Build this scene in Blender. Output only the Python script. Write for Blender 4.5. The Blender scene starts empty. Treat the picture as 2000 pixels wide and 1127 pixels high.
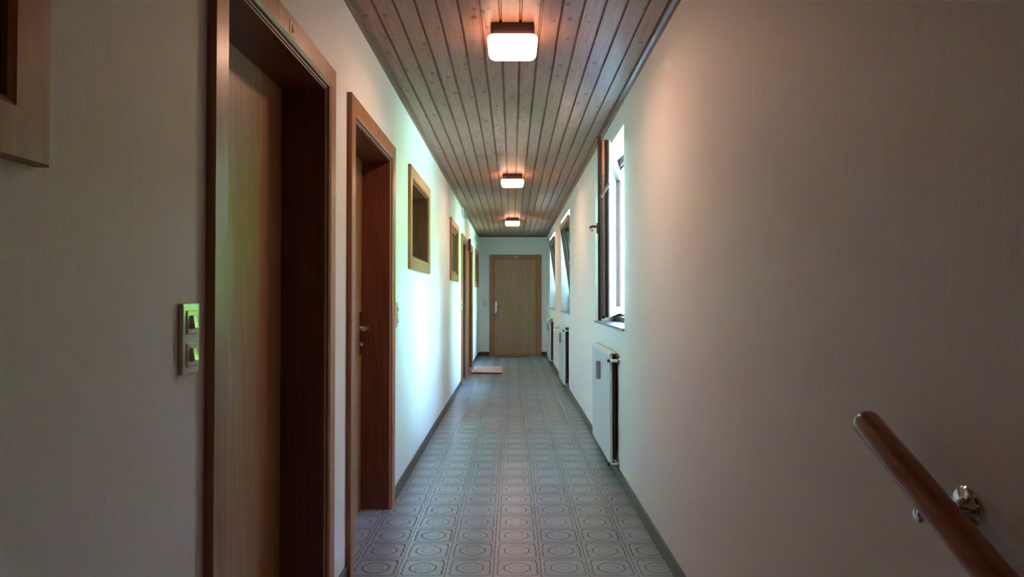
import bpy, bmesh, math, random
from mathutils import Vector, Matrix
S = bpy.context.scene
C = S.collection
R = math.radians
PI = math.pi

# ------------------------------------------------------------------ camera, world, sun, exposure
F_PX, W_PX, H_PX = 1364.0, 2000.0, 1127.0
PITCH_PX = 22.0
cam_d = bpy.data.cameras.new('camera')
cam = bpy.data.objects.new('camera', cam_d); C.objects.link(cam)
cam_d.sensor_width = 36.0; cam_d.lens = F_PX * 36 / W_PX
cam_d.clip_start = 0.02; cam_d.clip_end = 400
cam.location = (0, 0, 1.24)
cam.rotation_euler = (PI/2 + math.atan(PITCH_PX / F_PX), 0, 0)
cam_d.shift_x = -1.0 / W_PX
cam_d.shift_y = -(H_PX/2 - (580.3 - PITCH_PX)) / W_PX
S.camera = cam
S.view_settings.view_transform = 'Standard'
S.view_settings.look = 'None'
S.view_settings.gamma = 1
S.view_settings.use_curve_mapping = False
S.view_settings.exposure = 2.08

w = bpy.data.worlds.new('world'); S.world = w; w.use_nodes = True
wn, wl = w.node_tree.nodes, w.node_tree.links
wn.clear()
sky = wn.new('ShaderNodeTexSky'); sky.sky_type = 'NISHITA'; sky.sun_disc = False
sky.sun_elevation = R(48); sky.sun_rotation = R(-80); sky.altitude = 600
sky.air_density = 1.5; sky.dust_density = .4; sky.ozone_density = 4.0
bg = wn.new('ShaderNodeBackground'); bg.inputs['Strength'].default_value = 4.3
wo = wn.new('ShaderNodeOutputWorld')
wl.new(sky.outputs[0], bg.inputs['Color']); wl.new(bg.outputs[0], wo.inputs['Surface'])

sun_d = bpy.data.lights.new('sun', 'SUN'); sun_d.energy = 40.0; sun_d.angle = R(0.6); sun_d.color = (1.0, .95, .86)
sun = bpy.data.objects.new('sun', sun_d); C.objects.link(sun)
# sunlight comes from over the roof (from -x), so no direct sun falls into the corridor windows
sun.rotation_euler = Vector((-.66, -.12, .74)).to_track_quat('Z', 'Y').to_euler()

LAMP_STRENGTH = 4.5
LAMP_WATT = 1.75

# ------------------------------------------------------------------ node helpers
class NT:
    def __init__(self, name):
        self.m = bpy.data.materials.new(name); self.m.use_nodes = True
        self.t = self.m.node_tree; self.n = self.t.nodes; self.l = self.t.links
        self.n.clear()
        self.out = self.n.new('ShaderNodeOutputMaterial')
        self.b = self.n.new('ShaderNodeBsdfPrincipled')
        self.l.new(self.b.outputs[0], self.out.inputs['Surface'])
    def put(self, sock, v):
        if isinstance(v, bpy.types.NodeSocket): self.l.new(v, sock)
        elif isinstance(v, (tuple, list)) and len(v) == 3 and sock.type == 'RGBA': sock.default_value = (*v, 1)
        else: sock.default_value = v
    def set(self, **k):
        for a, v in k.items(): self.put(self.b.inputs[a.replace('_', ' ')], v)
    def math(self, op, a, b=None, c=None, clamp=False):
        n = self.n.new('ShaderNodeMath'); n.operation = op; n.use_clamp = clamp
        for i, v in enumerate((a, b, c)):
            if v is not None: self.put(n.inputs[i], v)
        return n.outputs[0]
    def coord(self, kind='Object'):
        return self.n.new('ShaderNodeTexCoord').outputs[kind]
    def xyz(self, v):
        s = self.n.new('ShaderNodeSeparateXYZ'); self.l.new(v, s.inputs[0]); return s.outputs
    def comb(self, x, y, z):
        s = self.n.new('ShaderNodeCombineXYZ')
        for i, v in enumerate((x, y, z)): self.put(s.inputs[i], v)
        return s.outputs[0]
    def scale(self, v, sc, loc=(0, 0, 0)):
        n = self.n.new('ShaderNodeMapping'); self.l.new(v, n.inputs['Vector'])
        n.inputs['Scale'].default_value = sc; n.inputs['Location'].default_value = loc; return n.outputs[0]
    def noise(self, v, sc, detail=3, rough=.5, dist=0):
        n = self.n.new('ShaderNodeTexNoise'); self.l.new(v, n.inputs['Vector'])
        n.inputs['Scale'].default_value = sc; n.inputs['Detail'].default_value = detail
        n.inputs['Roughness'].default_value = rough; n.inputs['Distortion'].default_value = dist
        return n.outputs[0]
    def voronoi(self, v, sc, feature='F1'):
        n = self.n.new('ShaderNodeTexVoronoi'); self.l.new(v, n.inputs['Vector']); n.feature = feature
        n.inputs['Scale'].default_value = sc; return n.outputs['Distance']
    def ramp(self, f, stops):
        n = self.n.new('ShaderNodeValToRGB'); self.put(n.inputs[0], f)
        e = n.color_ramp.elements
        while len(e) < len(stops): e.new(.5)
        for i, (p, c) in enumerate(stops):
            e[i].position = p; e[i].color = (*c, 1) if len(c) == 3 else c
        return n.outputs[0]
    def mix(self, f, a, b, mode='MIX'):
        n = self.n.new('ShaderNodeMix'); n.data_type = 'RGBA'; n.blend_type = mode
        self.put(n.inputs[0], f); self.put(n.inputs[6], a); self.put(n.inputs[7], b); return n.outputs[2]
    def bump(self, h, strength=.3, dist=.002):
        n = self.n.new('ShaderNodeBump'); n.inputs['Strength'].default_value = strength
        n.inputs['Distance'].default_value = dist; self.put(n.inputs['Height'], h)
        self.l.new(n.outputs[0], self.b.inputs['Normal'])
    def band(self, v, centre, half, soft):
        """1 inside |v-centre|<half, fading over soft"""
        d = self.math('ABSOLUTE', self.math('SUBTRACT', v, centre))
        return self.math('DIVIDE', self.math('SUBTRACT', half + soft, d), soft, clamp=True)

def plain(name, col, rough=.5, metal=0.0, coat=0.0, bump=None):
    t = NT(name); v = t.coord()
    n = t.noise(v, 14, 4)
    c = t.mix(n, tuple(x*.92 for x in col), tuple(min(1, x*1.06) for x in col))
    t.set(Base_Color=c, Roughness=rough, Metallic=metal, Coat_Weight=coat)
    if bump: t.bump(t.noise(v, bump[0], 4), bump[1], bump[2])
    return t.m

def wood_mat(name, c_dark, c_light, rough=.34, grain='z', coat=.25, fig=1.0, spec=.5):
    t = NT(name); v = t.coord()
    sc = {'z': (1, 1, .07), 'y': (1, .07, 1), 'x': (.07, 1, 1)}[grain]
    vs = t.scale(v, sc)
    broad = t.noise(vs, 9, 3, .55, .8*fig)
    fine = t.noise(t.scale(v, {'z': (1, 1, .03), 'y': (1, .03, 1), 'x': (.03, 1, 1)}[grain]), 190, 3, .6)
    wv = t.n.new('ShaderNodeTexWave'); t.l.new(vs, wv.inputs['Vector'])
    wv.wave_type = 'BANDS'; wv.bands_direction = 'DIAGONAL'
    wv.inputs['Scale'].default_value = 14; wv.inputs['Distortion'].default_value = 7*fig
    wv.inputs['Detail'].default_value = 2; wv.inputs['Detail Scale'].default_value = 1.5
    f = t.math('ADD', t.math('MULTIPLY', broad, .5), t.math('MULTIPLY', wv.outputs[1], .18*fig))
    f = t.math('ADD', f, t.math('MULTIPLY', fine, .25))
    c = t.ramp(f, [(.15, c_dark), (.80, c_light)])
    t.set(Base_Color=c, Roughness=rough, Coat_Weight=coat, Coat_Roughness=.22)
    t.bump(fine, .25, .0008)
    return t.m

# ------------------------------------------------------------------ materials
def wall_mat(name, col):
    t = NT(name); v = t.coord()
    big = t.noise(v, 1.3, 4, .6)
    c = t.mix(big, tuple(x*.95 for x in col), tuple(min(1, x*1.03) for x in col))
    weave = t.noise(t.scale(v, (1, 1, .45)), 210, 3, .7)
    c = t.mix(t.math('MULTIPLY', weave, .10), c, tuple(x*.6 for x in col))
    scuff = t.voronoi(t.scale(v, (1, 1.2, .35)), 2.3)
    sm = t.math('LESS_THAN', scuff, .035)
    c = t.mix(t.math('MULTIPLY', sm, .14), c, (.25, .23, .2))
    t.set(Base_Color=c, Roughness=.62, Specular_IOR_Level=.35)
    streak = t.noise(t.scale(v, (1, 1, .16)), 34, 4, .6)
    h = t.math('ADD', t.math('MULTIPLY', weave, .5), t.math('MULTIPLY', t.noise(v, 26, 3), .7))
    h = t.math('ADD', h, t.math('MULTIPLY', streak, 1.3))
    t.bump(h, .45, .0022)
    return t
PLASTER_C = (.86, .84, .82)
tw = wall_mat('white textured plaster', PLASTER_C)
PLASTER = tw.m
# the same plaster with the two hairline cracks over the second door
tl = wall_mat('white plaster with hairline cracks', PLASTER_C)
_x, _y, _z = tl.xyz(tl.coord())
wob = tl.math('MULTIPLY', tl.math('SUBTRACT', tl.noise(tl.coord(), 9, 2), .5), .012)
yy = tl.math('ADD', _y, wob)
k1 = tl.math('MULTIPLY', tl.band(yy, 4.262, .0012, .002), tl.band(_z, 2.395, .075, .02))
k2 = tl.math('MULTIPLY', tl.band(yy, 4.205, .0014, .002), tl.band(_z, 2.27, .075, .02))
k = tl.math('MULTIPLY', tl.math('MAXIMUM', k1, k2), .6)
old = tl.b.inputs['Base Color'].links[0].from_socket
tl.set(Base_Color=tl.mix(k, old, (.2, .2, .2)))
PLASTER_L = tl.m

CASING = wood_mat('brown varnished casing wood', (.24, .088, .032), (.47, .20, .082), rough=.40, coat=.12)
JAMB = wood_mat('red brown oak veneer darkened as shade', (.080, .020, .010), (.18, .054, .027), rough=.42, coat=.08, fig=1.8)  # shade inside the deep recesses is put into this dark wood colour
LEAF = wood_mat('flat oak veneer door face', (.27, .135, .065), (.47, .26, .135), rough=.36, coat=.25)
SASHWOOD = wood_mat('dark brown stained window wood', (.020, .009, .006), (.05, .022, .014), rough=.45, coat=.05)
SASHBROWN = wood_mat('mid brown window wood', (.055, .028, .018), (.12, .062, .040), rough=.45, coat=.05)
RAILWOOD = wood_mat('reddish lacquered handrail wood', (.20, .055, .018), (.38, .125, .045), rough=.25, grain='y', coat=.6)
MOULD = wood_mat('dark brown cove moulding', (.10, .055, .035), (.19, .11, .075), rough=.4, grain='y', coat=.15)
WHITEMETAL = plain('white enamelled steel', (.72, .75, .75), .3, 0, .3)
WHITEPAINT = plain('white painted frame', (.82, .82, .80), .35, 0, .2)
BLACKFIN = plain('black shaded fins', (.022, .018, .018), .6)
CHROME = plain('polished chrome', (.80, .80, .80), .10, 1.0)
NICKEL = plain('brushed nickel', (.62, .60, .56), .26, 1.0)
COPPER = plain('copper coloured fitting', (.50, .24, .14), .32, .8)
BRONZE = plain('brown anodised handle', (.23, .10, .05), .35, .3)
STEEL = plain('grey hardware steel', (.32, .32, .33), .4, .8)
CREAM = plain('cream plastic', (.62, .60, .50), .32, 0, .2)
CREAMB = plain('pale cream rocker plastic', (.78, .77, .68), .28, 0, .3)
GREYPL = plain('grey plastic', (.30, .31, .31), .45)
LIGHTGREY = plain('light grey plastic', (.55, .58, .58), .45)
BLACKPL = plain('black plastic', (.02, .02, .022), .4)
STONE = plain('grey marble sill', (.20, .19, .20), .35, 0, .1, (40, .1, .001))
BASETILE = plain('dark green grey skirting tile', (.045, .052, .046), .4, 0, .2)
LAMPBASE = plain('dark brown lamp base', (.055, .035, .028), .4)
STICKER = plain('cream sticker', (.70, .60, .47), .5)
DARKINK = plain('dark ink', (.05, .045, .04), .6)
WHITEINK = plain('white plastic digits', (.75, .72, .66), .5)
PAVE = plain('pale concrete paving', (.52, .54, .56), .8, 0, 0, (20, .4, .01))
GRASS = plain('short lawn', (.10, .21, .035), .9, 0, 0, (60, 1, .03))
BARK = plain('tree bark', (.10, .07, .05), .9, 0, 0, (30, 1, .02))
LEAFG = None
def leaf_mat():
    t = NT('sunlit green leaves'); v = t.coord()
    c = t.ramp(t.noise(v, 2.2, 4), [(.3, (.07, .30, .012)), (.7, (.20, .52, .03))])
    t.set(Base_Color=c, Roughness=.55)
    tr = t.n.new('ShaderNodeBsdfTranslucent'); t.l.new(c, tr.inputs[0])
    mx = t.n.new('ShaderNodeMixShader'); mx.inputs[0].default_value = .35
    t.l.new(t.b.outputs[0], mx.inputs[1]); t.l.new(tr.outputs[0], mx.inputs[2]); t.l.new(mx.outputs[0], t.out.inputs[0])
    return t.m
LEAFG = leaf_mat()
def glass_mat():
    t = NT('clear window glass')
    t.n.remove(t.b)
    tr = t.n.new('ShaderNodeBsdfTransparent'); tr.inputs[0].default_value = (.93, .97, .95, 1)
    gl = t.n.new('ShaderNodeBsdfGlossy'); gl.inputs['Roughness'].default_value = .02
    fr = t.n.new('ShaderNodeFresnel'); fr.inputs[0].default_value = 1.5
    mx = t.n.new('ShaderNodeMixShader'); t.l.new(fr.outputs[0], mx.inputs[0])
    t.l.new(tr.outputs[0], mx.inputs[1]); t.l.new(gl.outputs[0], mx.inputs[2]); t.l.new(mx.outputs[0], t.out.inputs[0])
    return t.m
GLASS = glass_mat()
def dark_glass():
    t = NT('dark obscured glass'); v = t.coord()
    n = t.noise(t.scale(v, (1, 1, .2)), 30, 2)
    t.set(Base_Color=t.ramp(n, [(.35, (.035, .04, .045)), (.7, (.10, .11, .12))]), Roughness=.22, Specular_IOR_Level=.7)
    return t.m
DGLASS = dark_glass()
def lamp_glass():
    t = NT('lit opal lamp glass')
    t.set(Base_Color=(.8, .75, .7), Roughness=.25, Emission_Color=(1.0, .53, .34), Emission_Strength=LAMP_STRENGTH)
    return t.m
OPAL = lamp_glass()

# floor: stamped tiles with an octagonal medallion and wavy borders
TX, TY, OX, OY = .216, .2175, .1293, 3.545
def floor_mat():
    t = NT('patterned grey ceramic floor tile'); v = t.coord()
    x, y, z = t.xyz(v)
    u = t.math('DIVIDE', t.math('SUBTRACT', x, OX), TX); w_ = t.math('DIVIDE', t.math('SUBTRACT', y, OY), TY)
    cx = t.math('SUBTRACT', t.math('FRACT', u), .5); cy = t.math('SUBTRACT', t.math('FRACT', w_), .5)
    rnd = t.n.new('ShaderNodeTexWhiteNoise'); rnd.noise_dimensions = '2D'
    t.l.new(t.comb(t.math('FLOOR', u), t.math('FLOOR', w_), 0), rnd.inputs['Vector'])
    rv = rnd.outputs['Value']
    ax, ay = t.math('ABSOLUTE', cx), t.math('ABSOLUTE', cy)
    grout = t.math('GREATER_THAN', t.math('MAXIMUM', ax, ay), .4885)
    # wavy rounded-square border
    p8 = t.math('POWER', t.math('ADD', t.math('POWER', ax, 9), t.math('POWER', ay, 9)), 1/9)
    wv = t.math('ADD', t.math('SINE', t.math('MULTIPLY', cy, 25)), t.math('SINE', t.math('MULTIPLY', cx, 25)))
    nz = t.noise(v, 55, 3)
    bd = t.math('ADD', p8, t.math('MULTIPLY', wv, .009))
    bd = t.math('ADD', bd, t.math('MULTIPLY', t.math('SUBTRACT', nz, .5), .02))
    border = t.band(bd, .418, .013, .008)
    # octagon medallion
    octo = t.math('MAXIMUM', t.math('MAXIMUM', ax, ay), t.math('MULTIPLY', t.math('ADD', ax, ay), .735))
    rr = t.math('SQRT', t.math('ADD', t.math('MULTIPLY', cx, cx), t.math('MULTIPLY', cy, cy)))
    ang = t.math('ARCTAN2', cy, cx)
    oc = t.math('ADD', octo, t.math('MULTIPLY', t.math('SUBTRACT', nz, .5), .025))
    ring1 = t.band(oc, .275, .014, .009)
    ring2 = t.math('MULTIPLY', t.band(t.math('ADD', rr, t.math('MULTIPLY', t.math('SINE', t.math('MULTIPLY', ang, 8)), .008)), .155, .007, .009), .7)
    ring3 = t.math('MULTIPLY', t.band(rr, .065, .006, .010), .45)
    petal = t.math('GREATER_THAN', t.math('SINE', t.math('MULTIPLY', ang, 16)), .3)
    petal = t.math('MULTIPLY', t.math('MULTIPLY', petal, t.band(rr, .21, .025, .01)), .22)
    spk = t.voronoi(v, 135)
    sp = t.math('MULTIPLY', t.math('LESS_THAN', spk, .28), .42)
    sp = t.math('MULTIPLY', sp, t.math('LESS_THAN', p8, .42))
    sp = t.math('MULTIPLY', sp, t.math('GREATER_THAN', octo, .285))
    sp2 = t.math('MULTIPLY', t.math('GREATER_THAN', t.noise(v, 150, 2), .58), .2)
    strg = t.math('ADD', .80, t.math('MULTIPLY', rv, .20))
    mk = t.math('MAXIMUM', border, ring1)
    mk = t.math('MULTIPLY', mk, strg)
    for q in (ring2, ring3, petal, sp, sp2): mk = t.math('MAXIMUM', mk, q)
    base = t.mix(t.noise(v, 3, 3), (.26, .305, .34), (.36, .41, .45))
    base = t.mix(t.math('MULTIPLY', rv, .25), base, (.21, .23, .24))
    c = t.mix(mk, base, (.026, .032, .032))
    c = t.mix(t.math('MULTIPLY', grout, .7), c, (.065, .07, .065))
    t.set(Base_Color=c, Roughness=t.math('ADD', .27, t.math('MULTIPLY', mk, .35)), Coat_Weight=.12, Coat_Roughness=.25)
    t.bump(t.math('SUBTRACT', 1, t.math('MAXIMUM', mk, grout)), .35, .0015)
    return t.m
FLOOR = floor_mat()

PW, PO = .0938, -.056
def plank_mat():
    t = NT('knotty brown stained spruce planks'); v = t.coord()
    x, y, z = t.xyz(v)
    idx = t.math('FLOOR', t.math('DIVIDE', t.math('SUBTRACT', x, PO), PW))
    rnd = t.n.new('ShaderNodeTexWhiteNoise'); rnd.noise_dimensions = '1D'; t.l.new(idx, rnd.inputs['W'])
    sh = t.math('MULTIPLY', rnd.outputs['Value'], 37)
    vv = t.comb(x, t.math('ADD', y, sh), t.math('MULTIPLY', idx, 3.7))
    g = t.noise(t.scale(vv, (1, .06, 1)), 60, 4, .6, .3)
    fine = t.noise(t.scale(vv, (1, .03, 1)), 300, 2)
    c = t.ramp(t.math('ADD', t.math('MULTIPLY', g, .7), t.math('MULTIPLY', fine, .3)),
               [(.3, (.21, .098, .062)), (.7, (.42, .235, .155))])
    kd = t.voronoi(t.scale(vv, (1, .62, 1)), 13)
    kn = t.math('DIVIDE', t.math('SUBTRACT', .19, kd), .05, clamp=True)
    c = t.mix(t.math('MULTIPLY', kn, .85), c, (.070, .035, .022))
    # saw marks across the board
    saw = t.math('MULTIPLY', t.math('GREATER_THAN', t.noise(t.scale(vv, (.25, 1, 1)), 60, 2), .68), .5)
    c = t.mix(saw, c, (.12, .075, .05))
    c = t.mix(t.math('MULTIPLY', rnd.outputs['Value'], .22), c, (.16, .105, .075))
    t.set(Base_Color=c, Roughness=.5, Coat_Weight=.06, Coat_Roughness=.35)
    t.bump(t.math('SUBTRACT', g, kn), .3, .0015)
    return t.m
PLANK = plank_mat()
def mat_mat(name, ca, cb):
    t = NT(name); v = t.coord(); x, y, z = t.xyz(v)
    s = t.math('MULTIPLY', t.math('ADD', t.math('SINE', t.math('MULTIPLY', x, 2*PI/.034)), 1), .5)
    n = t.noise(v, 60, 3)
    t.set(Base_Color=t.mix(t.math('ADD', t.math('MULTIPLY', s, .7), t.math('MULTIPLY', n, .3)), ca, cb), Roughness=.9)
    t.bump(t.noise(v, 300, 2), .6, .003)
    return t.m
MATA = mat_mat('red and cream woven stripes', (.42, .22, .18), (.74, .66, .60))
MATB = mat_mat('terracotta woven stripes', (.30, .10, .06), (.48, .24, .16))

# ------------------------------------------------------------------ mesh helpers
def link(name, bm, mat, parent=None, smooth=False):
    bmesh.ops.recalc_face_normals(bm, faces=bm.faces)
    me = bpy.data.meshes.new(name); bm.to_mesh(me); bm.free()
    me.materials.append(mat)
    if smooth:
        for p in me.polygons: p.use_smooth = True
        me.set_sharp_from_angle(angle=R(35))
    o = bpy.data.objects.new(name, me); C.objects.link(o)
    if parent: o.parent = parent
    return o
def box(bm, x0, x1, y0, y1, z0, z1, bevel=0.0, seg=2, mtx=None):
    b = bmesh.new(); bmesh.ops.create_cube(b, size=1)
    for v in b.verts:
        v.co = Vector((x0 + (v.co.x+.5)*(x1-x0), y0 + (v.co.y+.5)*(y1-y0), z0 + (v.co.z+.5)*(z1-z0)))
    if bevel: bmesh.ops.bevel(b, geom=b.edges[:], offset=bevel, segments=seg, profile=.6, affect='EDGES')
    if mtx: bmesh.ops.transform(b, matrix=mtx, verts=b.verts)
    me = bpy.data.meshes.new('tmp'); b.to_mesh(me); b.free(); bm.from_mesh(me); bpy.data.meshes.remove(me)
def bx(*a, **k):
    bm = bmesh.new(); box(bm, *a, **k); return bm
def tube(bm, pts, radii, n=20, caps=True):
    pts = [Vector(p) for p in pts]
    if not hasattr(radii, '__len__'): radii = [radii]*len(pts)
    rings = []; prev = None
    for i, p in enumerate(pts):
        d = (pts[min(i+1, len(pts)-1)] - pts[max(i-1, 0)]).normalized()
        if prev is None:
            a = Vector((0, 0, 1)) if abs(d.z) < .9 else Vector((1, 0, 0))
            u = d.cross(a).normalized()
        else: u = (prev - d*prev.dot(d)).normalized()
        prev = u; v = d.cross(u)
        rings.append([bm.verts.new(p + (u*math.cos(2*PI*k/n) + v*math.sin(2*PI*k/n))*radii[i]) for k in range(n)])
    for a, b in zip(rings, rings[1:]):
        for k in range(n): bm.faces.new((a[k], a[(k+1) % n], b[(k+1) % n], b[k]))
    if caps: bm.faces.new(rings[0]); bm.faces.new(rings[-1][::-1])
    return bm
def lathe(bm, origin, axis, prof, n=28):
    axis = Vector(axis).normalized(); o = Vector(origin)
    return tube(bm, [o + axis*t for t, r in prof], [max(r, .0004) for t, r in prof], n)
def sweep_frame(y0, y1, z0, z1, prof, closed=False, sx=1):
    """profile (u inward from the outer edge, x) swept round a U (door) or a rectangle (window)"""
    bm = bmesh.new()
    if closed: st = [(y0, z0, 1, 1), (y0, z1, 1, -1), (y1, z1, -1, -1), (y1, z0, -1, 1)]
    else: st = [(y0, z0, 1, 0), (y0, z1, 1, -1), (y1, z1, -1, -1), (y1, z0, -1, 0)]
    rings = [[bm.verts.new((x*sx, y + u*du, z + u*dz)) for u, x in prof] for y, z, du, dz in st]
    n = len(prof)
    pairs = list(zip(rings, rings[1:])) + ([(rings[-1], rings[0])] if closed else [])
    for a, b in pairs:
        for k in range(n):
            bm.faces.new((a[k], a[(k+1) % n], b[(k+1) % n], b[k]))
    if not closed: bm.faces.new(rings[0]); bm.faces.new(rings[-1][::-1])
    return bm
def wall_holes(xf, xb, y0, y1, z0, z1, holes):
    """slab between planes xf and xb with rectangular holes (ya,yb,za,zb)"""
    bm = bmesh.new()
    ys = sorted({y0, y1, *[h[0] for h in holes], *[h[1] for h in holes]})
    zs = sorted({z0, z1, *[h[2] for h in holes], *[h[3] for h in holes]})
    solid = lambda i, j: (0 <= i < len(ys)-1 and 0 <= j < len(zs)-1 and not any(
        h[0] < (ys[i]+ys[i+1])/2 < h[1] and h[2] < (zs[j]+zs[j+1])/2 < h[3] for h in holes))
    V = {}
    def vt(x, i, j):
        if (x, i, j) not in V: V[(x, i, j)] = bm.verts.new((x, ys[i], zs[j]))
        return V[(x, i, j)]
    for i in range(len(ys)-1):
        for j in range(len(zs)-1):
            if not solid(i, j): continue
            for x in (xf, xb): bm.faces.new([vt(x, *q) for q in ((i, j), (i+1, j), (i+1, j+1), (i, j+1))])
            for (di, dj), (a, b) in {(-1, 0): ((i, j), (i, j+1)), (1, 0): ((i+1, j), (i+1, j+1)),
                                     (0, -1): ((i, j), (i+1, j)), (0, 1): ((i, j+1), (i+1, j+1))}.items():
                if not solid(i+di, j+dj): bm.faces.new((vt(xf, *a), vt(xf, *b), vt(xb, *b), vt(xb, *a)))
    return bm
def empty(name, loc=(0, 0, 0)):
    o = bpy.data.objects.new(name, None); C.objects.link(o); o.location = loc; o.empty_display_size = .1; return o
def tag(o, label, cat, group=None, kind=None):
    o['label'] = label; o['category'] = cat
    if group: o['group'] = group
    if kind: o['kind'] = kind
    return o
def copy_tree(o, parent=None):
    c = o.copy(); C.objects.link(c); c.parent = parent
    for ch in [x for x in bpy.data.objects if x.parent == o]: copy_tree(ch, c)
    return c

# ------------------------------------------------------------------ dimensions
WX, WALLT = .725, .24
YEND, YBACK, ZC = 14.87, -1.6, 2.54
CP = .022                     # casing stands proud of the wall
LX = -.887                    # plane of the recessed door leaves
FLOOR_Y0 = 1.30
DOORS_L = [(1.648, 2.775), (3.05, 4.20), (9.83, 10.85), (11.27, 12.48)]      # outer casing edges
CW = .085
WIN_L = [(-.09, 1.06), (4.83, 5.98), (8.05, 9.19), (13.40, 14.53)]
WL_Z = (1.437, 2.165)
WIN_R = [(4.536, 6.10), (8.845, 10.41), (11.91, 13.48)]
WR_Z = (1.02, 2.365)
XF = .885                     # hinge plane of the sashes
XO = 1.03                     # outer face of the right wall

# ------------------------------------------------------------------ shell
holes = [(a+.02, b-.02, -.05, 2.12) for a, b in DOORS_L] + [(a+.03, b-.03, WL_Z[0]+.03, WL_Z[1]-.03) for a, b in WIN_L]
tag(link('wall_left', wall_holes(-WX, -WX-WALLT, YBACK, YEND+.2, -1.2, ZC+.06, holes), PLASTER_L),
    'long white plaster wall with the room doors and wood framed windows', 'wall', kind='structure')
tag(link('wall_right', wall_holes(WX, XO, YBACK, YEND+.2, -1.2, ZC+.06, [(a, b, *WR_Z) for a, b in WIN_R]), PLASTER),
    'long white plaster wall on the right with three outside windows and radiators', 'wall', kind='structure')
ED = (-.492, .612, 2.141)      # end door outer casing x0, x1, top
bm = bmesh.new()
box(bm, -WX, ED[0]+.03, YEND, YEND+.2, -.1, ZC+.06); box(bm, ED[1]-.03, WX, YEND, YEND+.2, -.1, ZC+.06)
box(bm, ED[0]+.03, ED[1]-.03, YEND, YEND+.2, ED[2]-.03, ZC+.06)
box(bm, -WX-.2, WX+.3, YEND+.2, YEND+.25, -.15, ZC+.06)  # unseen backing slab added to keep light out behind the end door
tag(link('wall_end', bm, PLASTER), 'white wall closing the far end of the corridor', 'wall', kind='structure')
tag(link('wall_light_block', bx(-1.45, -1.30, YBACK-.15, YEND+.25, -1.2, ZC+.07), PLASTER), 'unseen wall added behind the left doors to stop light leaks', 'wall', kind='structure')  # unseen backing added so no sunlight leaks in around the left doors
tag(link('wall_back', bx(-WX, WX, YBACK-.15, YBACK, -1.2, ZC+.06), PLASTER), 'white wall behind the stair landing', 'wall', kind='structure')
tag(link('floor', bx(-WX-WALLT, WX, FLOOR_Y0, YEND+.2, -.15, 0), FLOOR),
    'grey ceramic tiled floor with octagonal medallion pattern', 'floor', kind='structure')
bm = bmesh.new()
for i in range(5):
    box(bm, -WX, WX, FLOOR_Y0-.28*(i+1), FLOOR_Y0-.28*i, -1.2, -.17*(i+1))
box(bm, -WX, WX, YBACK, FLOOR_Y0-1.4, -1.2, -.85)
tag(link('stairs', bm, STONE), 'grey stone stairs going down from the near end of the corridor', 'stairs', kind='structure')

# plank ceiling: boards along the corridor with recessed grooves
bm = bmesh.new(); prof = []
k = -8
x = PO + PW*k
while x < WX + PW:
    g = .0075
    for xx, zz in ((x-g, ZC), (x-g*.55, ZC+.012), (x+g*.55, ZC+.012), (x+g, ZC)):
        prof.append((xx, zz))
    x += PW
prof = [(min(max(a, -WX), WX), b) for a, b in prof]
pr = [prof[0]]
for p in prof[1:]:
    if (p[0]-pr[-1][0]) > 1e-6: pr.append(p)
pr = [(-WX, ZC)] + [p for p in pr if -WX < p[0] < WX] + [(WX, ZC)]
pts = pr + [(WX, ZC+.03), (-WX, ZC+.03)]
A = [bm.verts.new((px, YBACK, pz)) for px, pz in pts]; B = [bm.verts.new((px, YEND, pz)) for px, pz in pts]
for i in range(len(pts)):
    j = (i+1) % len(pts); bm.faces.new((A[i], A[j], B[j], B[i]))
bm.faces.new(A); bm.faces.new(B[::-1])
tag(link('ceiling', bm, PLANK), 'ceiling of long knotty brown wooden planks', 'ceiling', kind='structure')
tag(link('sun_block_slab', bx(-4.5, 1.25, -6, YEND+1.5, ZC+.07, 3.2), PLASTER), 'unseen slab over the corridor, sized to shade the yard', 'roof', kind='structure')  # unseen slab added to block the sun and place the yard's shadow
def mould(sgn):
    bm = bmesh.new()
    P = [(WX, 0), (WX, -.024), (WX-.010, -.024), (WX-.014, -.016), (WX-.030, -.012), (WX-.034, 0)]
    a = [bm.verts.new((sgn*px, YBACK, ZC+pz)) for px, pz in P]; b = [bm.verts.new((sgn*px, YEND, ZC+pz)) for px, pz in P]
    for i in range(len(P)):
        j = (i+1) % len(P); bm.faces.new((a[i], a[j], b[j], b[i]))
    bm.faces.new(a); bm.faces.new(b[::-1]); return bm
tag(link('trim_1', mould(-1), MOULD), 'narrow dark wooden moulding between ceiling and left wall', 'trim', kind='structure')
tag(link('trim_2', mould(1), MOULD), 'narrow dark wooden moulding between ceiling and right wall', 'trim', kind='structure')
tag(link('trim_3', bx(-WX+.034, WX-.034, YEND-.03, YEND, ZC-.022, ZC, bevel=.004), MOULD), 'narrow dark wooden moulding above the end wall', 'trim', kind='structure')

BH, BT = .075, .010
bm = bmesh.new()
segs = []; y = FLOOR_Y0
for a, b in DOORS_L:
    segs.append((y, a)); y = b
segs.append((y, YEND))
for a, b in segs: box(bm, -WX, -WX+BT, a, b, 0, BH, bevel=.002, seg=1)
tag(link('baseboard_left', bm, BASETILE), 'low dark green tile skirting along the left wall', 'baseboard', kind='structure')
tag(link('baseboard_right', bx(WX-BT, WX, FLOOR_Y0, YEND, 0, BH, bevel=.002, seg=1), BASETILE), 'low dark tile skirting along the right wall', 'baseboard', kind='structure')
bm = bmesh.new(); box(bm, -WX+BT, ED[0], YEND-BT, YEND, 0, BH, bevel=.002, seg=1); box(bm, ED[1], WX-BT, YEND-BT, YEND, 0, BH, bevel=.002, seg=1)
tag(link('baseboard_end', bm, BASETILE), 'short dark tile skirting beside the end door', 'baseboard', kind='structure')

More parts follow.
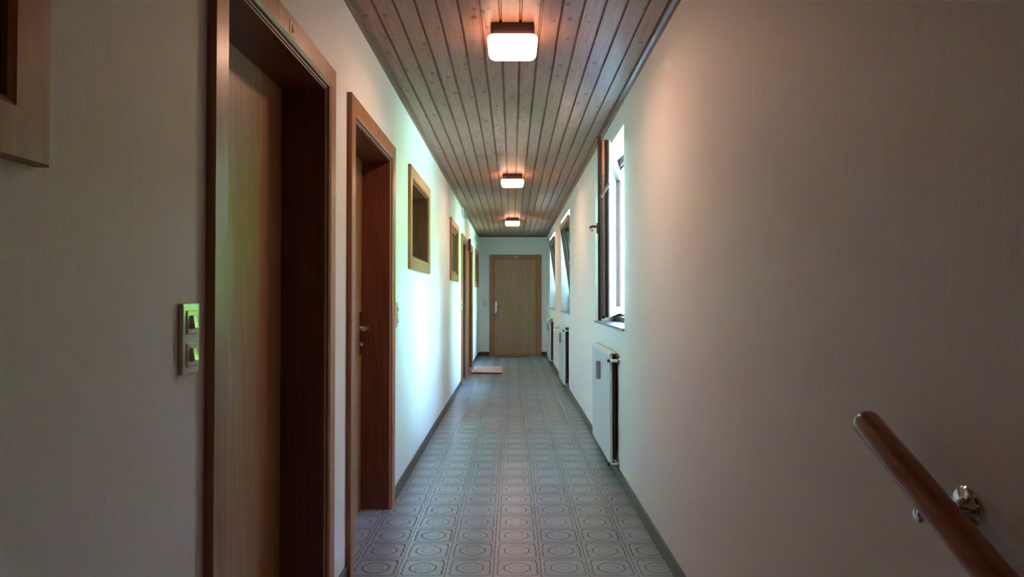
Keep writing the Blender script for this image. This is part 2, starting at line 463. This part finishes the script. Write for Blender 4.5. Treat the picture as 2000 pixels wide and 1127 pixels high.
# ------------------------------------------------------------------ lever handle (local: plate in the y-z plane, x towards the room)
def handle(parent, loc, flip=1, rot=0.0):
    bm = bmesh.new()
    box(bm, 0, .008, -.024, .024, -.125, .125, bevel=.005, seg=2)
    h = link('door_handle', bm, NICKEL, parent, True)
    bm = bmesh.new()
    L = -.115*flip
    tube(bm, [(.006, 0, .03), (.030, 0, .03), (.044, L*.05, .031), (.052, L*.16, .033), (.053, L*.45, .032), (.053, L*.8, .028), (.050, L, .026)],
         [.012, .0115, .0112, .011, .0108, .0104, .0095], 16)
    tube(bm, [(.007, 0, .03), (.014, 0, .03)], [.017, .015], 20)
    tube(bm, [(.007, 0, -.062), (.024, 0, -.062)], [.011, .0105], 16)
    lv = link('lever', bm, NICKEL, h, True)
    h.location = loc; h.rotation_euler = (0, 0, rot)
    return h

# ------------------------------------------------------------------ doors in the left wall
CAS = [(0, -WX-.004), (0, -WX+CP-.003), (.003, -WX+CP), (.074, -WX+CP), (CW, -WX+CP-.006), (CW, -WX-.004)]
LIN = [(CW-.002, -WX-.001), (CW-.002, -WX+.008), (CW+.006, -WX+.008), (CW+.006, -WX-.002), (CW+.010, -WX-.002), (CW+.010, -WX+.003), (CW+.016, -WX+.003),
       (CW+.016, LX-.008), (CW+.004, LX-.008), (CW-.03, LX-.008), (CW-.03, -WX-.001)]
STRIP = [(CW+.006, -WX+.0085), (CW+.0085, -WX+.0085), (CW+.0085, -WX+.003), (CW+.006, -WX+.003)]
def left_door(idx, y0, y1, label, hside, number=None):
    d = empty('door_%d' % idx, (-WX, (y0+y1)/2, 0)); iv = Matrix.Translation((WX, -(y0+y1)/2, 0))
    tag(d, label, 'door', kind='structure')
    def part(n, bm, m, p=d, sm=False):
        if p is d: bmesh.ops.transform(bm, matrix=iv, verts=bm.verts)
        return link(n, bm, m, p, sm)
    part('door_casing', sweep_frame(y0, y1, 0, 2.140, CAS), CASING)
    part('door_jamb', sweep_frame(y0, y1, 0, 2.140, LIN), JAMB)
    part('edge_strip', sweep_frame(y0, y1, 0, 2.140, STRIP), LIGHTGREY)
    o = CW+.014
    lf = part('door_leaf', bx(LX-.04, LX, y0+o, y1-o, .001, 2.140-o, bevel=.002, seg=1), LEAF)
    hy = (y1-o-.055) if hside > 0 else (y0+o+.055)
    handle(lf, (LX+WX, hy-(y0+y1)/2, 1.03), hside)
    return d
D1 = left_door(1, *DOORS_L[0], 'nearest door on the left, recessed in brown wooden casing beside the light switch', -1)
D2 = left_door(2, *DOORS_L[1], 'second door on the left, deep red jamb darkened as shade and metal lever handle showing', 1)
D3 = left_door(3, *DOORS_L[2], 'third door on the left, just before the striped doormat', 1)
D4 = left_door(4, *DOORS_L[3], 'fourth door on the left, the one with the striped doormat in front', 1)

def text_bm(s, size, mtx, depth=.0006):
    cu = bpy.data.curves.new('t', 'FONT'); cu.body = s; cu.size = size; cu.align_x = 'CENTER'; cu.align_y = 'CENTER'
    cu.extrude = depth; cu.offset = size*.02
    o = bpy.data.objects.new('t', cu); C.objects.link(o)
    dg = bpy.context.evaluated_depsgraph_get(); me = bpy.data.meshes.new_from_object(o.evaluated_get(dg))
    bm = bmesh.new(); bm.from_mesh(me); bmesh.ops.transform(bm, matrix=mtx, verts=bm.verts)
    bpy.data.objects.remove(o); bpy.data.curves.remove(cu); bpy.data.meshes.remove(me); return bm
FACE_PX = Matrix(((0, 0, 1, 0), (1, 0, 0, 0), (0, 1, 0, 0), (0, 0, 0, 1)))     # text reads along +y, faces +x
FACE_NY = Matrix(((1, 0, 0, 0), (0, 0, -1, 0), (0, 1, 0, 0), (0, 0, 0, 1)))    # faces -y
XS = -WX+CP
t = tag(empty('room_number_plate', (XS, 2.215, 2.095)), 'small cream number sticker on the casing head of the nearest left door', 'number plate')
link('plate', bx(0, .0015, -.027, .027, -.024, .024, bevel=.0006, seg=1), STICKER, t)
link('digit', text_bm('6', .040, Matrix.Translation((.0018, 0, 0)) @ FACE_PX), DARKINK, t)
t = tag(empty('room_number_plate', (XS, 3.65, 2.093)), 'tiny dark number on the casing head of the second left door', 'number plate')
link('plate', bx(0, .001, -.018, .018, -.016, .016, bevel=.0004, seg=1), CASING, t)
link('digit', text_bm('7', .030, Matrix.Translation((.0015, 0, 0)) @ FACE_PX), DARKINK, t)

# end door
d = tag(empty('door_5', ((ED[0]+ED[1])/2, YEND, 0)), 'closed brown oak door at the far end of the corridor', 'door', kind='structure')
ox = (ED[0]+ED[1])/2
def sweep_end(prof):     # profile: (inward, offset towards the room)
    bm = sweep_frame(ED[0], ED[1], 0, ED[2], prof)
    bmesh.ops.transform(bm, matrix=Matrix(((0, 1, 0, -ox), (-1, 0, 0, 0), (0, 0, 1, 0), (0, 0, 0, 1))), verts=bm.verts)
    return bm
link('door_casing', sweep_end([(0, -.002), (0, .019), (.003, .022), (.085, .022), (.090, .016), (.090, -.002)]), CASING, d)
link('door_jamb', sweep_end([(.088, -.03), (.088, .010), (.104, .010), (.104, -.03)]), CASING, d)
lf = link('door_leaf', bx(ED[0]+.100-ox, ED[1]-.100-ox, .016, .05, .006, ED[2]-.100, bevel=.002, seg=1), LEAF, d)
handle(lf, (ED[0]+.142-ox, .016, 1.02), -1, -PI/2)
for zz in (.25, 1.75):
    link('hinge', tube(bmesh.new(), [(ED[1]-.100-ox, -.008, zz), (ED[1]-.100-ox, -.008, zz+.09)], .006, 12), NICKEL, d, True)
t = tag(empty('room_number', (.058, YEND-.022, 2.092)), 'two small white digits above the end door', 'number plate')
link('digit', text_bm('1', .062, Matrix.Translation((-.018, -.001, 0)) @ FACE_NY), WHITEINK, t)
link('digit', text_bm('0', .062, Matrix.Translation((.018, -.001, 0)) @ FACE_NY), WHITEINK, t)

# small brown block between the heads of the two far doors
tag(link('sign_bracket', bx(-WX+CP, -WX+.065, 11.05, 11.09, 1.965, 2.165, bevel=.004), JAMB),
    'narrow dark brown wooden block jutting out between the two far left doors', 'sign')
tag(link('trim_4', bx(-WX-.003, -WX+.016, DOORS_L[2][1], DOORS_L[3][0], 0, 2.140, bevel=.002, seg=1), CASING),
    'brown wooden panel filling the gap between the two far left doors', 'trim', kind='structure')

# ------------------------------------------------------------------ interior windows of the left wall
def left_window(idx, y0, y1, label, px):
    d = tag(empty('window_%d' % idx, (-WX, (y0+y1)/2, WL_Z[0])), label, 'window', kind='structure')
    iv = Matrix.Translation((WX, -(y0+y1)/2, -WL_Z[0]))
    def part(n, bm, m, p=d):
        bmesh.ops.transform(bm, matrix=iv, verts=bm.verts); return link(n, bm, m, p)
    part('window_frame', sweep_frame(y0, y1, *WL_Z, CAS, closed=True), CASING)
    lin = [(a, (px-.008 if b < -.80 else b)) for a, b in LIN]
    part('window_reveal', sweep_frame(y0, y1, *WL_Z, lin, closed=True), JAMB if px < -.8 else CASING)  # deep reveals take the shade-darkened wood, shallow ones the lighter casing wood
    o = CW+.010
    if px > -.8:
        part('inner_sash', sweep_frame(y0+o, y1-o, WL_Z[0]+o, WL_Z[1]-o, [(0, px), (0, px+.012), (.03, px+.010), (.03, px)], closed=True), CASING)
    part('pane', bx(px-.006, px, y0+o, y1-o, WL_Z[0]+o, WL_Z[1]-o), DGLASS)
left_window(1, *WIN_L[0], 'wood framed wall window cut by the left picture edge', LX)
left_window(2, *WIN_L[1], 'deep wood framed wall window right after the second left door', LX)
left_window(3, *WIN_L[2], 'shallow wood framed wall window just before the two far left doors', -.747)
left_window(4, *WIN_L[3], 'farthest wood framed wall window on the left, by the end wall', -.747)

# ------------------------------------------------------------------ outside windows of the right wall
SW, SH = 1.455, 1.222
def right_window(idx, y0, y1, label, mode):
    d = tag(empty('window_%d' % idx, (WX, (y0+y1)/2, WR_Z[0])), label, 'window', kind='structure')
    ym = (y0+y1)/2; iv = Matrix.Translation((-WX, -ym, -WR_Z[0]))
    def part(n, bm, m, p=d, sm=False):
        bmesh.ops.transform(bm, matrix=iv, verts=bm.verts); return link(n, bm, m, p, sm)
    fp = [(0, .878), (.040, .878), (.046, .886), (.046, .905), (.062, .905), (.062, .950), (0, .950)]
    part('window_frame', sweep_frame(y0, y1, WR_Z[0]+.016, WR_Z[1], fp, closed=True), SASHWOOD)
    part('outer_frame', sweep_frame(y0, y1, WR_Z[0]+.016, WR_Z[1], [(0, .951), (.064, .951), (.064, .975), (0, .975)], closed=True), WHITEPAINT)
    part('window_sill', bx(WX-.012, .8775, y0-.002, y1+.002, WR_Z[0], WR_Z[0]+.017, bevel=.003), STONE)
    part('outer_sill', bx(.976, XO+.05, y0, y1, WR_Z[0]-.01, WR_Z[0]+.012, bevel=.003), STONE)
    # sash, local x = world +y, local y = into the room, hinge at the far inner edge
    bm = bmesh.new()
    def ring(bm, b0, b1, e, wd):
        x0, x1, z0, z1 = -SW+e, -e, e, SH-e
        box(bm, x0, x0+wd, b0, b1, z0, z1, bevel=.003, seg=1); box(bm, x1-wd, x1, b0, b1, z0, z1, bevel=.003, seg=1)
        box(bm, x0+wd, x1-wd, b0, b1, z0, z0+wd, bevel=.003, seg=1); box(bm, x0+wd, x1-wd, b0, b1, z1-wd, z1, bevel=.003, seg=1)
    ring(bm, -.012, .012, 0, .070)          # overlapping inner flange
    ring(bm, -.034, -.0122, .012, .064)
    ring(bm, -.056, -.0342, .019, .056)
    s = link('sash', bm, SASHWOOD if mode == 'turn' else SASHBROWN, d)
    if mode == 'turn':
        bm = bmesh.new(); ring(bm, -.068, -.0562, .023, .052); link('outer_cladding', bm, WHITEPAINT, s)
    bm = bmesh.new(); box(bm, -SW+.068, -.068, -.036, -.030, .068, SH-.068); link('pane', bm, GLASS, s)
    # espagnolette strip with cams on the closing edge
    bm = bmesh.new()
    if mode == 'turn':
        box(bm, -SW+.0095, -SW+.0125, -.030, -.016, .03, SH-.03)
        for zz in (.10, .30, .44, .63, .80, .93): 
            box(bm, -SW+.002, -SW+.0125, -.027, -.019, zz, zz+.014, bevel=.001, seg=1)
        link('locking_strip', bm, STEEL, s)
        bm = bmesh.new(); box(bm, -SW+.004, -SW+.0125, -.031, -.014, SH-.26, SH-.012, bevel=.0015, seg=1)
        box(bm, -SW-.003, -SW+.006, -.028, -.017, SH-.10, SH-.035, bevel=.002, seg=1); link('corner_fitting', bm, COPPER, s)
        bm = bmesh.new(); box(bm, -.0035, .0035, -.009, .009, -.055, .055, bevel=.002, seg=1,
            mtx=Matrix.Translation((-SW-.003, -.036, SH-.36)) @ Matrix.Rotation(R(32), 4, 'X')); link('stay_arm', bm, STEEL, s)
    # handle on the inner face of the closing stile
    hz = .615
    bm = bmesh.new(); box(bm, -SW+.022, -SW+.050, .012, .024, hz-.035, hz+.035, bevel=.004)
    tube(bm, [(-SW+.036, .020, hz+.012), (-SW+.036, .052, hz+.012), (-SW+.038, .062, hz+.010), (-SW+.050, .066, hz+.006), (-SW+.150, .064, hz-.002)],
         [.009, .0085, .009, .0095, .0085], 14)
    hd = link('window_handle', bm, BRONZE, s, True)
    if mode == 'turn':
        bm = bmesh.new(); tube(bm, [(-SW+.040, .058, hz+.002), (-SW+.040, .060, hz-.014)], [.008, .007], 14); link('release_button', bm, CREAMB, hd, True)
    zb = 1.085
    if mode == 'turn':
        s.location = (XF-WX, y1-.055-ym, zb-WR_Z[0]); s.rotation_euler = (0, 0, PI/2 - R(12.2))
        bm = bmesh.new()
        for zz in (.05, SH-.13): tube(bm, [(XF-.012, y1-.050, zb+zz), (XF-.012, y1-.050, zb+zz+.08)], .007, 12)
        part('hinge', bm, STEEL, d, True)
        part('tilt_stay', bx(.886, .900, y0+.06, y0+.55, WR_Z[1]-.062, WR_Z[1]-.050), STEEL)
    else:
        s.location = (XF-WX, y1-.055-ym, zb-WR_Z[0]); s.rotation_euler = (-R(8.2), 0, PI/2)
        bm = bmesh.new()
        tube(bm, [(XF+.01, y0+.5, WR_Z[1]-.055), (XF-.165, y0+.35, WR_Z[1]-.075)], .004, 8)
        part('tilt_stay', bm, STEEL, d)
right_window(5, *WIN_R[0], 'nearest outside window on the right, dark sash swung open into the corridor', 'turn')
right_window(6, *WIN_R[1], 'middle outside window on the right, tilted open, above the middle radiator', 'tilt')
right_window(7, *WIN_R[2], 'farthest outside window on the right, tilted open, nearest the end wall', 'tilt')

# ------------------------------------------------------------------ radiators
def radiator(y0, L, label):
    """flat white panel radiator on the right wall; local x = away from the wall (negative world x is room side)"""
    r = tag(empty('radiator', (WX, y0, .10)), label, 'radiator', 'white panel radiators under the outside windows')
    H = .742
    bm = bmesh.new()
    box(bm, -.060, -.042, 0, L, 0, H, bevel=.004)
    link('front_panel', bm, WHITEMETAL, r)
    bm = bmesh.new(); n = int(L/.022)
    for i in range(n): box(bm, -.0415, -.020, .012+i*.022, .0145+i*.022, .03, H-.03)
    box(bm, -.020, -.017, .006, L-.006, .02, H-.02)
    link('convector_fins', bm, BLACKFIN, r)
    bm = bmesh.new()
    P = [(-.062, H-.012), (-.062, H+.004), (-.048, H+.016), (-.016, H+.016), (-.014, H+.010), (-.046, H+.008), (-.056, H)]
    a = [bm.verts.new((px, -.003, pz)) for px, pz in P]; b = [bm.verts.new((px, L+.003, pz)) for px, pz in P]
    for i in range(len(P)): j = (i+1) % len(P); bm.faces.new((a[i], a[j], b[j], b[i]))
    bm.faces.new(a); bm.faces.new(b[::-1]); link('top_cover', bm, WHITEPAINT, r)
    for yy in (.15, L-.15):
        link('wall_bracket', bx(-.018, 0, yy-.015, yy+.015, .08, H-.1, bevel=.002, seg=1), WHITEMETAL, r)
    bm = bmesh.new(); box(bm, -.091, -.0605, .50, .545, .52, .655, bevel=.004); link('heat_meter', bm, GREYPL, r)
    # upper valve at the near end, lower return valve
    for zz, nm in ((H-.035, 'top_valve'), (.005, 'return_valve')):
        bm = bmesh.new()
        tube(bm, [(-.050, .01, zz), (-.050, -.035, zz)], .011, 14)
        tube(bm, [(-.062, -.030, zz), (-.020, -.030, zz)], [.013, .012], 14)
        tube(bm, [(-.020, -.030, zz), (-.002, -.030, zz)], .0085, 12)
        lathe(bm, (-.0005, -.030, zz), (-1, 0, 0), [(0, .028), (.004, .027), (.009, .012), (.010, .004)])
        v = link(nm, bm, CHROME, r, True)
        link('valve_cap', tube(bmesh.new(), [(-.062, -.030, zz), (-.080, -.030, zz)], [.0125, .011], 14), BLACKPL, v, True)
    link('air_vent', tube(bmesh.new(), [(-.052, 0, H-.13), (-.052, -.016, H-.13)], .008, 10), CHROME, r, True)
    return r
def thermostat(r, L, H=.742):
    # thermostat head at the far end
    bm = bmesh.new()
    tube(bm, [(-.050, L-.01, H-.03), (-.050, L+.06, H-.03)], .010, 12)
    lathe(bm, (-.040, L+.05, H-.03), (-1, 0, 0), [(0, .016), (.004, .022), (.03, .026), (.06, .025), (.078, .021), (.082, .008)])
    link('thermostat_head', bm, WHITEPAINT, r, True)
    bm = bmesh.new(); tube(bm, [(-.02, L+.05, H-.03), (-.002, L+.05, H-.03)], .008, 12); link('pipe', bm, CHROME, r, True)
r1 = radiator(4.79, 1.03, 'white flat radiator under the wide open window, nearest of three')
for yy, lb in ((9.01, 'white flat radiator under the middle tilted window'), (12.40, 'white flat radiator closest to the end wall')):
    c = copy_tree(r1); c.location = (WX, yy, .10); c['label'] = lb
    if yy < 10: thermostat(c, 1.03)

# ------------------------------------------------------------------ ceiling lamps
def rounded_block(hx, hy, z0, z1, rc, rb, n=6):
    """soft pillow block: rounded in plan (rc) and along the bottom edge (rb)"""
    bm = bmesh.new(); rings = []
    lev = [(z1, -.006), (z1-.003, -.001), (z1-.008, 0)]
    lev += [(z0+rb - rb*math.sin(a), -(rb - rb*math.cos(a))) for a in [PI/2*i/7 for i in range(8)]]
    for z, off in lev:
        ring = []; ax, ay = hx+off, hy+off; r = max(rc+off, .004)
        for q, (sx, sy) in enumerate(((1, 1), (-1, 1), (-1, -1), (1, -1))):
            for i in range(n+1):
                t = PI/2*(q + i/n)
                ring.append(bm.verts.new((sx*(ax-r) + r*math.cos(t), sy*(ay-r) + r*math.sin(t), z)))
        rings.append(ring)
    m = len(rings[0])
    for a, b in zip(rings, rings[1:]):
        for k in range(m): bm.faces.new((a[k], a[(k+1) % m], b[(k+1) % m], b[k]))
    bm.faces.new(rings[0][::-1]); bm.faces.new(rings[-1]); return bm
def ceiling_lamp(y, label):
    l = tag(empty('ceiling_lamp', (0, y, ZC)), label, 'ceiling lamp', 'square opal glass ceiling lamps along the corridor')
    link('lamp_base', rounded_block(.105, .105, -.060, 0, .018, .004), LAMPBASE, l, True)
    link('lamp_shade', rounded_block(.119, .119, -.118, -.058, .040, .030), OPAL, l, True)
    ld = bpy.data.lights.new('lamp_light', 'AREA'); ld.energy = LAMP_WATT; ld.size = .19; ld.color = (1.0, .57, .40)
    lo = bpy.data.objects.new('lamp_light', ld); C.objects.link(lo); lo.parent = l; lo.location = (0, 0, -.1195)
    return l
l1 = ceiling_lamp(3.385, 'lit square ceiling lamp nearest the viewer')
for yy, lb in ((7.44, 'lit square ceiling lamp in the middle of the row'), (11.52, 'lit square ceiling lamp nearest the end door')):
    c = copy_tree(l1); c.location = (0, yy, ZC); c['label'] = lb

# ------------------------------------------------------------------ light switches (local: x away from wall, y along it)
def light_switch(loc, rz, label):
    s = tag(empty('light_switch', loc), label, 'light switch', 'cream double light switches'); s.rotation_euler = (0, 0, rz)
    link('plate', bx(0, .010, -.041, .041, -.078, .078, bevel=.003), CREAM, s)
    for zz in (-.036, .036):
        f = link('switch_insert', bx(.0085, .0125, -.025, .025, zz-.0265, zz+.0265, bevel=.0015, seg=1), CREAM, s)
        m = Matrix.Translation((.013, .002, zz)) @ Matrix.Rotation(R(-9), 4, 'Y')
        link('rocker', bx(-.004, .007, -.011, .011, -.015, .015, bevel=.002, mtx=m), CREAMB, f)
    return s
sw = light_switch((-WX, 1.557, 1.148), 0, 'cream double light switch on the left wall before the nearest door')
for loc, rz, lb in (((-WX, 4.32, 1.13), 0, 'cream double light switch right after the second left door'),
                    ((-WX, 9.72, 1.13), 0, 'cream double light switch just before the third left door'),
                    ((-.594, YEND, 1.118), -PI/2, 'cream double light switch on the end wall left of the end door')):
    c = copy_tree(sw); c.location = loc; c.rotation_euler = (0, 0, rz); c['label'] = lb

# ------------------------------------------------------------------ doormats
def doormat(x0, x1, y0, y1, h, mat, nm_label, ribdir='x'):
    m = tag(empty('doormat', ((x0+x1)/2, (y0+y1)/2, 0)), nm_label, 'doormat')
    W, D = x1-x0, y1-y0
    bm = bmesh.new()
    n = max(4, int(W/.017)); top = []
    for j in range(2):
        row = []
        for i in range(n*4+1):
            xx = -W/2 + W*i/(n*4)
            zz = h - .004*(1-abs(math.sin(PI*i/4)))
            row.append((xx, (-D/2, D/2)[j], zz))
        top.append(row)
    vt = [[bm.verts.new(p) for p in row] for row in top]
    vb = [[bm.verts.new((p[0], p[1], .001)) for p in row] for row in top]
    for i in range(n*4):
        bm.faces.new((vt[0][i], vt[0][i+1], vt[1][i+1], vt[1][i])); bm.faces.new((vb[0][i], vb[1][i], vb[1][i+1], vb[0][i+1]))
        bm.faces.new((vt[0][i], vb[0][i], vb[0][i+1], vt[0][i+1])); bm.faces.new((vt[1][i], vt[1][i+1], vb[1][i+1], vb[1][i]))
    for i in (0, n*4): bm.faces.new((vt[0][i], vt[1][i], vb[1][i], vb[0][i]))
    link('mat_body', bm, mat, m)
    for yy in (-D/2, D/2):
        link('border', bx(-W/2-.004, W/2+.004, yy-.008, yy+.008, 0, h*.8, bevel=.003), JAMB, m)
    return m
doormat(-.665, -.175, 11.30, 12.30, .028, MATA, 'red and cream striped doormat in front of the far left door')
doormat(-.27, .305, 14.44, 14.835, .022, MATB, 'thin terracotta doormat lying against the end door')

# ------------------------------------------------------------------ small device under the ceiling
t = tag(empty('junction_box', (-WX, 10.0, 2.43)), 'small grey and white box high on the left wall under the ceiling', 'junction box')
link('box_body', bx(0, .024, -.10, .12, 0, .085, bevel=.004), LIGHTGREY, t)
link('cover', bx(.024, .058, .16, .28, -.035, .078, bevel=.006), GREYPL, t)
link('cable', bx(0.002, .030, .115, .17, .02, .06, bevel=.004), GREYPL, t)

# ------------------------------------------------------------------ handrail on the right wall
def rail_c(y): return Vector((.658, y, 1.009 + (y-1.307)*.433))
h = tag(empty('handrail', (WX, 1.12, .90)), 'round reddish wooden handrail sloping down on the right wall with chrome bracket', 'handrail')
off = Vector((WX, 1.12, .90))
dirv = (rail_c(1) - rail_c(2)).normalized(); st = rail_c(1.312)
pts = [st - dirv*0 + dirv*d_ - off for d_ in (0, .002, .006, .012, .02, .3, .9, 1.5, 1.9)]
link('rail', tube(bmesh.new(), pts, [.014, .019, .0230, .0248, .0255, .0255, .0255, .0255, .0255], 36), RAILWOOD, h, True)
def bracket(yc):
    c = rail_c(yc); zc = c.z - .022
    bm = bmesh.new()
    o = Vector((WX, yc, zc)) - off
    lathe(bm, o, (-1, 0, 0), [(-.0005, .0335), (.003, .0335), (.0055, .031), (.0075, .016), (.012, .013), (.018, .008), (.0185, .001)], 40)
    tube(bm, [o + Vector(p) for p in ((-.006, 0, -.008), (-.020, 0, -.010), (-.058, 0, -.012), (-.074, 0, -.012))], .0068, 16)
    lathe(bm, o + Vector((-.052, 0, -.012)), (-1, 0, 0), [(0, .010), (.002, .013), (.026, .013), (.030, .010), (.031, .002)], 24)
    tube(bm, [o + Vector((-.062, 0, -.012)), Vector((c.x, c.y, c.z - .016)) - off], .0075, 14)
    return link('bracket', bm, CHROME, h, True)
bracket(1.118); bracket(.20)

# ------------------------------------------------------------------ outside
tag(link('ground', bx(XO-.0, 6.0, -12, 60, -.45, -.35), PAVE), 'pale paved yard outside the windows', 'paving', kind='structure')
tag(link('lawn', bx(6.0, 60, -40, 90, -.47, -.33), GRASS), 'green lawn outside beyond the yard', 'lawn', kind='structure')
rng = random.Random(4)
def tree_meshes(seed):
    rg = random.Random(seed)
    bm = bmesh.new()
    tube(bm, [(0, 0, 0), (.03, .02, 1.0), (-.03, .04, 2.0), (.05, 0, 3.4)], [.17, .13, .10, .04], 12)
    for k in range(7):
        a = k*2.4; z0 = 1.3+.28*k
        tube(bm, [(0, 0, z0), (math.cos(a)*.6, math.sin(a)*.6, z0+.5), (math.cos(a)*1.15, math.sin(a)*1.15, z0+.85)], [.06, .04, .015], 8)
    me_t = bm
    bm = bmesh.new()
    cl = []
    for k in range(64):
        a = rg.uniform(0, 2*PI); h_ = rg.uniform(.5, 4.3); rr = 1.65*math.sqrt(max(.1, 1-((h_-2.2)/2.9)**2))*math.sqrt(rg.uniform(.05, 1))
        cl.append((Vector((math.cos(a)*rr, math.sin(a)*rr, h_)), rg.uniform(.45, .75)))
    for c, r_ in cl:
        for q in range(110):
            d_ = Vector((rg.gauss(0, 1), rg.gauss(0, 1), rg.gauss(0, 1))).normalized()
            p = c + d_*r_*rg.uniform(.75, 1.05)
            n_ = (d_ + Vector((rg.uniform(-.6, .6), rg.uniform(-.6, .6), rg.uniform(-.6, .6)))).normalized()
            u = n_.orthogonal().normalized(); v = n_.cross(u); s_ = rg.uniform(.06, .11)
            vs = [bm.verts.new(p + u*s_*a_ + v*s_*b_) for a_, b_ in ((-1, 0), (0, -.6), (1, 0), (0, .6))]
            bm.faces.new(vs)
        bmesh.ops.create_icosphere(bm, subdivisions=2, radius=r_*.72, matrix=Matrix.Translation(c))
    return me_t, bm
tl_ = 'leafy green tree beyond the yard, seen in slivers through the tilted windows'
a, b = tree_meshes(3)
tr0 = tag(empty('tree', (7.5, 0, -.34)), tl_, 'tree', 'green trees outside the windows')
link('trunk', a, BARK, tr0, True); link('foliage', b, LEAFG, tr0)
ys_ = [-4.4, 4.4, 8.8, 13.2, 17.6, 22, 27, 32, 38]
for i, yy in enumerate(ys_):
    c = copy_tree(tr0); c.location = (7.6 + rng.uniform(-.3, .5), yy, -.34); c.rotation_euler = (0, 0, rng.uniform(0, 6.28)); s_ = rng.uniform(.92, 1.02); c.scale = (s_, s_, s_*1.2)
for px, py in ((2.9, 36), (5.2, 46), (3.2, 54)):
    c = copy_tree(tr0); c.location = (px, py, -.34); c.rotation_euler = (0, 0, px*2)
# tall clipped hedge added behind the trees to cover the bright horizon sky
bm = bmesh.new(); hn, ln = 10, 150
def hp(i, j):
    y_ = -16 + 80*i/ln; t_ = j/hn; z_ = -.34 + 4.4*math.sin(min(1, t_*1.25)*PI/2) ; x_ = 10.9 + (0 if t_ < .8 else (t_-.8)*9)
    q = random.Random(i*97+j)
    return (x_ + q.uniform(-.22, .22), y_ + q.uniform(-.2, .2), z_ + (q.uniform(-.16, .16) if j else 0))
G = [[bm.verts.new(hp(i, j)) for j in range(hn+1)] + [bm.verts.new((12.9, -16+80*i/ln, -.34))] for i in range(ln+1)]
for i in range(ln):
    for j in range(hn+1): bm.faces.new((G[i][j], G[i+1][j], G[i+1][j+1], G[i][j+1]))
bm.faces.new(G[0]); bm.faces.new(G[-1][::-1])
tag(link('hedge_screen', bm, LEAFG), 'tall green hedge added behind the trees to screen the bright sky', 'hedge_screen')
bpy.context.view_layer.update()
